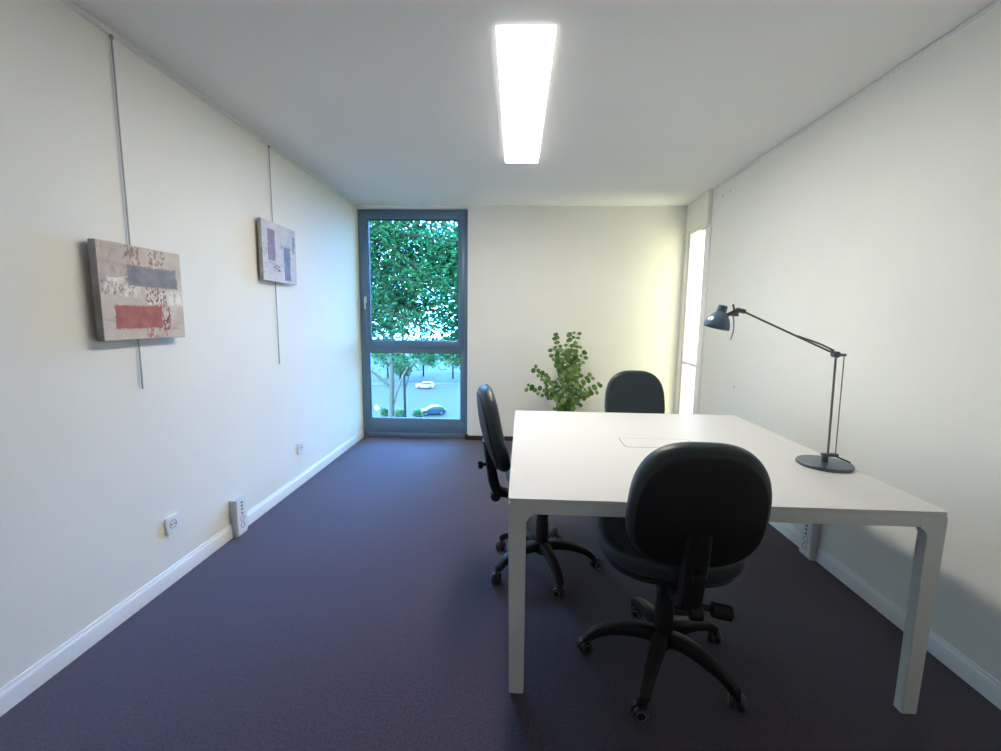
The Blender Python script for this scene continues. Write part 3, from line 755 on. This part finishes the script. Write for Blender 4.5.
# parked car, three-quarter view
def car(x, y, rz, label, paint, cat='car'):
    r = empty('parked_car', (x, y, GZ+.03), rz); tag(r, label, cat, 'cars parked on the road')
    bm = bmesh.new()
    side = [(-2.1, .32), (-2.12, .62), (-1.95, .86), (-1.1, .98), (-.55, 1.02), (.9, 1.0), (1.7, .98), (2.05, .84), (2.1, .5), (2.0, .3), (1.75, .24), (-1.8, .24)]
    prism(bm, side, -.86, .86, 'y', .07); mk('body', bm, paint, r)
    cab = [(-1.15, .97), (-.45, 1.40), (-.1, 1.47), (.9, 1.46), (1.5, 1.36), (1.95, .96)]
    bm = bmesh.new(); prism(bm, cab, -.74, .74, 'y', .05); mk('cabin_glass', bm, M['carglass'], r)
    bm = bmesh.new(); prism(bm, [(-.48, 1.40), (-.1, 1.49), (.9, 1.48), (1.5, 1.38), (1.5, 1.34), (.9, 1.43), (-.1, 1.44), (-.44, 1.36)], -.76, .76, 'y'); mk('roof', bm, paint, r)
    for sx in (-1.35, 1.3):
        for s in (-1, 1):
            bm = bmesh.new(); lathe(bm, [(0, -.1), (.30, -.1), (.32, -.07), (.32, .07), (.30, .1), (0, .1)], 24, Matrix.Translation((sx, s*.80, .32)) @ Matrix.Rotation(PI/2, 4, 'X')); w_ = mk('wheel', bm, M['tyre'], r)
            bm = bmesh.new(); lathe(bm, [(0, .1), (.18, .1), (.19, .112), (0, .118)], 20, Matrix.Translation((sx, s*.80, .32)) @ Matrix.Rotation(-s*PI/2, 4, 'X')); mk('wheel_cover', bm, M['chrome'], w_)
    for s in (-1, 1):
        bm = bmesh.new(); box(bm, (-2.11, s*.62-.16, .60), (-2.0, s*.62+.16, .76), .02); mk('headlight', bm, M['chrome'], r)
        bm = bmesh.new(); box(bm, (2.0, s*.68-.10, .66), (2.13, s*.68+.10, .84), .02); mk('tail_light', bm, M['signr'], r)
    return r
car(-12.3, 69.5, math.radians(20), 'dark blue parked car on the road low in the window', M['carpaint'])
car(-19.5, 98, math.radians(5), 'pale parked car far across the road, seen through the window', M['carpale'])
# round road sign at the lower left of the pane
sg = empty('road_sign', (-19.6, 61.8, GZ)); tag(sg, 'round white road sign with a dark slash, lower left of the window', 'road sign')
bm = bmesh.new(); tube(bm, [(0, .03, 0), (0, .03, 3.0)], .04, 8); mk('sign_post', bm, M['chrome'], sg)
Ms = Matrix.Translation((0, 0, 2.6)) @ Matrix.Rotation(PI/2, 4, 'X')
bm = bmesh.new(); lathe(bm, [(0, -.02), (.5, -.02), (.5, .02), (0, .02)], 32, Ms); mk('sign_disc', bm, M['signw'], sg)
bm = bmesh.new(); lathe(bm, [(.42, .018), (.42, .03), (.5, .03), (.5, .018)], 32, Ms); box(bm, (-.43, -.035, -.05), (.43, -.02, .05), 0, M=Matrix.Translation((0, 0, 2.6)) @ Matrix.Rotation(math.radians(-45), 4, 'Y')); mk('sign_ring', bm, M['signr'], sg)

# ------------------------------------------------------------------ sky and sun
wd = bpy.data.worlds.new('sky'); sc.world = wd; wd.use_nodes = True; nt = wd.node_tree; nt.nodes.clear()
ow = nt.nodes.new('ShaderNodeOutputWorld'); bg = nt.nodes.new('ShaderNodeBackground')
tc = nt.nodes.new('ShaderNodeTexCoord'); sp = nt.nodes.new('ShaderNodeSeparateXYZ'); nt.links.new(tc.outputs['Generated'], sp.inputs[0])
# invented sky tints by azimuth to colour room light: blue ahead, warmer either side
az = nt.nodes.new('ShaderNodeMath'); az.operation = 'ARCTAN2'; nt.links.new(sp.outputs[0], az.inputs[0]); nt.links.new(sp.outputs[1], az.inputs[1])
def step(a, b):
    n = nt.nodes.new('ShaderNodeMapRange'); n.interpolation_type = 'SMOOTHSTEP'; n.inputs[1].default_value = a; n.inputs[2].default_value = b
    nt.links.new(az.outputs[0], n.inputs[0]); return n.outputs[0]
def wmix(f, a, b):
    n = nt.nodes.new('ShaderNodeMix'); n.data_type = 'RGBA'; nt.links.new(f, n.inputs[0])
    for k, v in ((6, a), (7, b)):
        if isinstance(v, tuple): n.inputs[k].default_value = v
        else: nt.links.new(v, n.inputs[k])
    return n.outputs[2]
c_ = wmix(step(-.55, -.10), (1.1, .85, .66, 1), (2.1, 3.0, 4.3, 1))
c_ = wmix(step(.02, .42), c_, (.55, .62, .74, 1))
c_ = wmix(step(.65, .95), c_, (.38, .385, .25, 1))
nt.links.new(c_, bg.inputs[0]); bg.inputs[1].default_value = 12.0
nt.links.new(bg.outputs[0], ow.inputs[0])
sd = bpy.data.lights.new('sun', 'SUN'); sd.energy = 12.0; sd.angle = math.radians(1.5); sd.color = (1, .95, .86)
so = bpy.data.objects.new('sun', sd); COL.objects.link(so); so.location = (-20, -20, 30)
so.rotation_euler = Vector((.55, .62, -.75)).to_track_quat('-Z', 'Y').to_euler()

# ------------------------------------------------------------------ camera
cd = bpy.data.cameras.new('camera'); co = bpy.data.objects.new('camera', cd); COL.objects.link(co)
yaw, pitch, roll, f = -.0341, -.1257, .0127, 444.755
cy, sy_, cp, sp_ = math.cos(yaw), math.sin(yaw), math.cos(pitch), math.sin(pitch)
fw = Vector((sy_*cp, cy*cp, sp_)); rt = Vector((cy, -sy_, 0)); up = rt.cross(fw)
r_ = math.cos(roll)*rt + math.sin(roll)*up; u_ = -math.sin(roll)*rt + math.cos(roll)*up
Mc = Matrix((r_, u_, -fw)).transposed().to_4x4(); Mc.translation = (1.7234, -4.8507, 1.3457)
co.matrix_world = Mc
cd.sensor_width = 36; cd.lens = f*36/1001; cd.clip_end = 1000; cd.clip_start = .05
sc.camera = co
vs = sc.view_settings; sc.display_settings.display_device = 'sRGB'
vs.view_transform = 'Standard'; vs.look = 'None'; vs.gamma = 1; vs.use_curve_mapping = False; vs.exposure = 0.36
sc.cycles.use_denoising = True
try: sc.cycles.denoiser = 'OPENIMAGEDENOISE'
except Exception: pass
sc.cycles.max_bounces = 12; sc.cycles.diffuse_bounces = 6; sc.cycles.transparent_max_bounces = 16
sc.cycles.sample_clamp_indirect = 8; sc.cycles.caustics_reflective = False; sc.cycles.caustics_refractive = False
